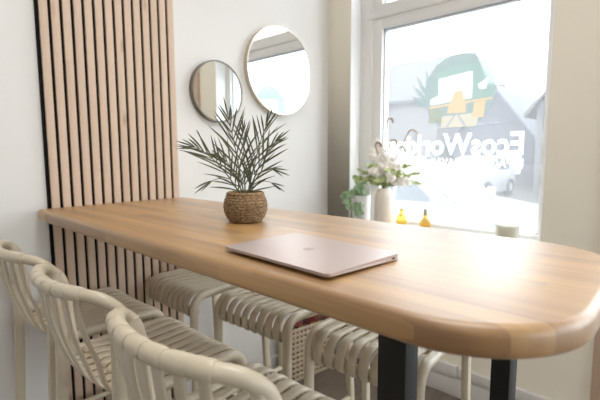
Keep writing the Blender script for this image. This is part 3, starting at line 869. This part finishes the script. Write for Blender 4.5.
def car(name, label, loc, rotz, paint, L_=4.1, Wd=1.75):
    """front = local +x, origin on the ground under the middle"""
    t = thing(name, label, 'car', loc, rotz)
    h = L_ / 2; w = Wd / 2
    b = NB()
    prism(b, [(-h, .28), (-h, .62), (-h + .06, .92), (-h + .25, .97), (h - 1.25, .96), (h - .55, .86), (h - .12, .74), (h, .60), (h, .26), (h - .1, .2), (-h + .1, .2)], 1, -w, w, .05)
    for v in b.verts:
        k = abs(v.co.x) / h
        v.co.y *= 1 - .10 * max(0, k - .75) / .25 - .04 * max(0, v.co.z - .6)
    body = obj('body', b, paint, t, angle=45)
    cab = [(-h + .18, .93), (-h + .42, 1.36), (-h + .75, 1.47), (h - 2.15, 1.48), (h - 1.95, 1.42), (h - 1.15, .93)]
    b = NB(); prism(b, cab, 1, -w + .06, w - .06, .04)
    for v in b.verts: v.co.y *= 1 - .30 * max(0, v.co.z - .95) / .53 * .75
    obj('cabin', b, paint, t, angle=45)
    def yw(z): return (w - .06) * (1 - .30 * max(0, z - .95) / .53 * .75) + .004
    for s in (1, -1):
        for poly in ([(-h + .95, .99), (-h + 1.0, 1.38), (h - 2.12, 1.40), (h - 2.02, 1.36), (h - 2.02, .99)], [(h - 1.97, .99), (h - 1.97, 1.34), (h - 1.86, 1.30), (h - 1.42, .99)], [(-h + .45, 1.02), (-h + .55, 1.34), (-h + .92, 1.38), (-h + .88, 1.02)]):
            b = NB()
            A = [b.verts.new((x, s * (yw(z) - .006), z)) for x, z in poly]; B = [b.verts.new((x, s * (yw(z) + .006), z)) for x, z in poly]
            b.faces.new(A); b.faces.new(B[::-1])
            for i in range(len(poly)): b.faces.new((A[i], B[i], B[(i + 1) % len(poly)], A[(i + 1) % len(poly)]))
            obj('side_window', b, M['carglass'], t, smooth=False)
    for nm, (xa, za), (xb, zb) in (('windscreen', (h - 1.21, .985), (h - 1.90, 1.40)), ('rear_window', (-h + .215, 1.0), (-h + .40, 1.33))):
        b = NB(); n_ = Vector((zb - za, 0, -(xb - xa))).normalized() * .012
        if nm == 'rear_window': n_ = -n_
        n_ = Vector((abs(n_.x) * (1 if nm == 'windscreen' else -1), 0, abs(n_.z)))
        q = [(xa, yw(za) - .12, za), (xb, yw(zb) - .10, zb), (xb, -yw(zb) + .10, zb), (xa, -yw(za) + .12, za)]
        A = [b.verts.new(Vector(p) - n_) for p in q]; B = [b.verts.new(Vector(p) + n_) for p in q]
        b.faces.new(A); b.faces.new(B[::-1])
        for i in range(4): b.faces.new((A[i], B[i], B[(i + 1) % 4], A[(i + 1) % 4]))
        obj(nm, b, M['carscreen'] if nm == 'windscreen' else M['carglass'], t, smooth=False)
    for x in (h - .85, -h + .75):
        for s in (1, -1):
            b = NB(); tq = NB(); lathe(tq, [(.20, -.10), (.30, -.10), (.32, -.07), (.32, .07), (.30, .10), (.20, .10)], 28, capb=False)
            Mx = Matrix.Translation((x, s * (w - .09), .32)) @ Matrix.Rotation(PI / 2, 4, 'X'); join(b, tq, Mx); wh = obj('wheel', b, M['tyre'], t)
            b = NB(); tq = NB(); lathe(tq, [(.001, -.085), (.06, -.09), (.20, -.07), (.205, .0), (.20, .07), (.06, .09), (.001, .085)], 20, capb=False); join(b, tq, Mx); obj('hub', b, M['rim'], wh)
    for s in (1, -1):
        b = NB(); box(b, (h - .09, s * (w - .27), .68), (.14, .32, .13), .04); obj('headlight', b, M['lamp'], t)
        b = NB(); box(b, (h - 1.35, s * (w + .05), 1.02), (.10, .17, .12), .035); obj('side_mirror', b, paint, t)
    b = NB(); box(b, (h - .03, 0, .52), (.07, .95, .12), .02); box(b, (h - .01, 0, .32), (.05, 1.2, .12), .02); obj('grille', b, M['tyre'], t)
    return t
car('car', 'white car parked across the street, facing the shop window', (13.75, 4.20, GZ), PI, M['carwhite'], 4.0, 1.75)
car('car', 'grey car across the street, left of the white one, behind the flowers', (14.6, 7.25, GZ), PI, M['cardark'], 4.0, 1.72)
car('car', 'white car parked close outside the window, only its bonnet and pillar showing', (3.45, 1.10, GZ), -PI / 2, M['carwhite'], 4.0, 1.72)

def house(name, label, x0, x1, y0, y1, he, hr, ridge, wall, roof, wins):
    t = thing(name, label, 'house', ((x0 + x1) / 2, (y0 + y1) / 2, GZ))
    hx, hy = (x1 - x0) / 2, (y1 - y0) / 2
    b = NB()
    if ridge == 'Y': prism(b, [(-hx, 0), (-hx, he), (0, hr), (hx, he), (hx, 0)], 1, -hy, hy)
    else: prism(b, [(-hy, 0), (-hy, he), (0, hr), (hy, he), (hy, 0)], 0, -hx, hx)
    obj('walls', b, wall, t, smooth=False)
    b = NB(); o = .35; th = .16
    for s in (1, -1):
        if ridge == 'Y':
            k = (hr - he) / hx
            prism(b, [(s * (hx + o), he - k * o), (0, hr), (0, hr + th), (s * (hx + o), he - k * o + th)], 1, -hy - o, hy + o)
        else:
            k = (hr - he) / hy
            prism(b, [(s * (hy + o), he - k * o), (0, hr), (0, hr + th), (s * (hy + o), he - k * o + th)], 0, -hx - o, hx + o)
    obj('roof', b, roof, t, smooth=False)
    for (y, z, wy, wz) in wins:
        b = NB(); bx(b, (-hx - .05, y - wy / 2, z), (-hx + .05, y + wy / 2, z + wz), .01); wf = obj('window', b, M['frame'], t)
        b = NB(); bx(b, (-hx - .06, y - wy / 2 + .08, z + .08), (-hx - .045, y + wy / 2 - .08, z + wz - .08)); obj('window_glass', b, M['housewin'], wf)
    b = NB(); bx(b, (-.3, hy * .4, hr - .4), (.3, hy * .4 + .6, hr + .7), .03); obj('chimney', b, wall, t)
    return t
house('house', 'pale house with a grey roof, seen through the window\'s left half', 19.5, 27.5, 8.5, 18.5, 4.6, 7.4, 'Y', M['house1'], M['roof1'], [(-2.6, .9, 1.2, 1.3), (1.2, .9, 1.2, 1.3)])
house('house', 'blue slate gable of the house right behind the parked white car', 20, 28, 3.9, 7.75, 2.3, 4.85, 'X', M['house3'], M['roof2'], [(-1.0, .6, .8, 1.0)])
house('house', 'grey house cut off by the window\'s right edge', 16.6, 24, -4.0, 3.0, 3.4, 7.6, 'X', M['house2'], M['roof1'], [(-1.2, .9, 1.0, 1.3)])

# ------------------------------------------------------------------ light
w = bpy.data.worlds.new('overcast'); scene.world = w; w.use_nodes = True
nt = w.node_tree; bg = nt.nodes['Background']
bg.inputs[0].default_value = (.885, .945, 1.0, 1); bg.inputs[1].default_value = 10.5

def area(name, loc, rot, sx, sy, power, col, portal=False):
    l = bpy.data.lights.new(name, 'AREA'); l.shape = 'RECTANGLE'; l.size = sx; l.size_y = sy; l.energy = power; l.color = col
    o = bpy.data.objects.new(name, l); COL.objects.link(o); o.location = loc; o.rotation_euler = rot
    if portal: l.cycles.is_portal = True
    return o
# portals only guide the sky light through the openings
area('window_portal', (.25, (WY0 + WY1) / 2, 1.8), (0, PI / 2, 0), 1.9, 1.08, 1, (1, 1, 1), True)
area('door_portal', (.20, (DY0 + DY1) / 2, 1.07), (0, PI / 2, 0), 1.9, .72, 1, (1, 1, 1), True)
area('window_portal', (.20, -3.75, 1.45), (0, PI / 2, 0), 2.3, 2.1, 1, (1, 1, 1), True)
area('rear_portal_b', (-1.5, YR - .1, 1.25), (PI / 2, 0, 0), 1.0, 1.3, 1, (1, 1, 1), True)
# unseen fill lights added under the ceiling to brighten the room
for x, y, p in ((-1.5, -1.5, 31), (-3.6, -2.4, 14)):
    area('ceiling_fill', (x, y, H - .02), (0, 0, 0), .6, 1.2, p, (1, .97, .92))

# ------------------------------------------------------------------ camera
cam = bpy.data.cameras.new('camera'); co = bpy.data.objects.new('camera', cam); COL.objects.link(co)
yaw, pitch, roll = math.radians(46.8766), math.radians(6.222), math.radians(-.1886)
f = Vector((math.sin(yaw) * math.cos(pitch), math.cos(yaw) * math.cos(pitch), -math.sin(pitch)))
r = Vector((math.cos(yaw), -math.sin(yaw), 0)); u = r.cross(f)
r2 = r * math.cos(roll) + u * math.sin(roll); u2 = -r * math.sin(roll) + u * math.cos(roll)
co.matrix_world = Matrix(((r2.x, u2.x, -f.x, -2.10295), (r2.y, u2.y, -f.y, -1.72437), (r2.z, u2.z, -f.z, 1.27569), (0, 0, 0, 1)))
cam.sensor_width = 36; cam.lens = 421.5775 / 600 * 36; cam.clip_start = .02
cam.dof.use_dof = True; cam.dof.focus_distance = 1.0; cam.dof.aperture_fstop = 4.0
scene.camera = co

scene.view_settings.view_transform = 'Standard'; scene.view_settings.look = 'None'
scene.view_settings.gamma = 1; scene.view_settings.use_curve_mapping = False
scene.view_settings.exposure = -0.36
scene.cycles.use_denoising = True
scene.cycles.max_bounces = 10; scene.cycles.diffuse_bounces = 6; scene.cycles.transparent_max_bounces = 16
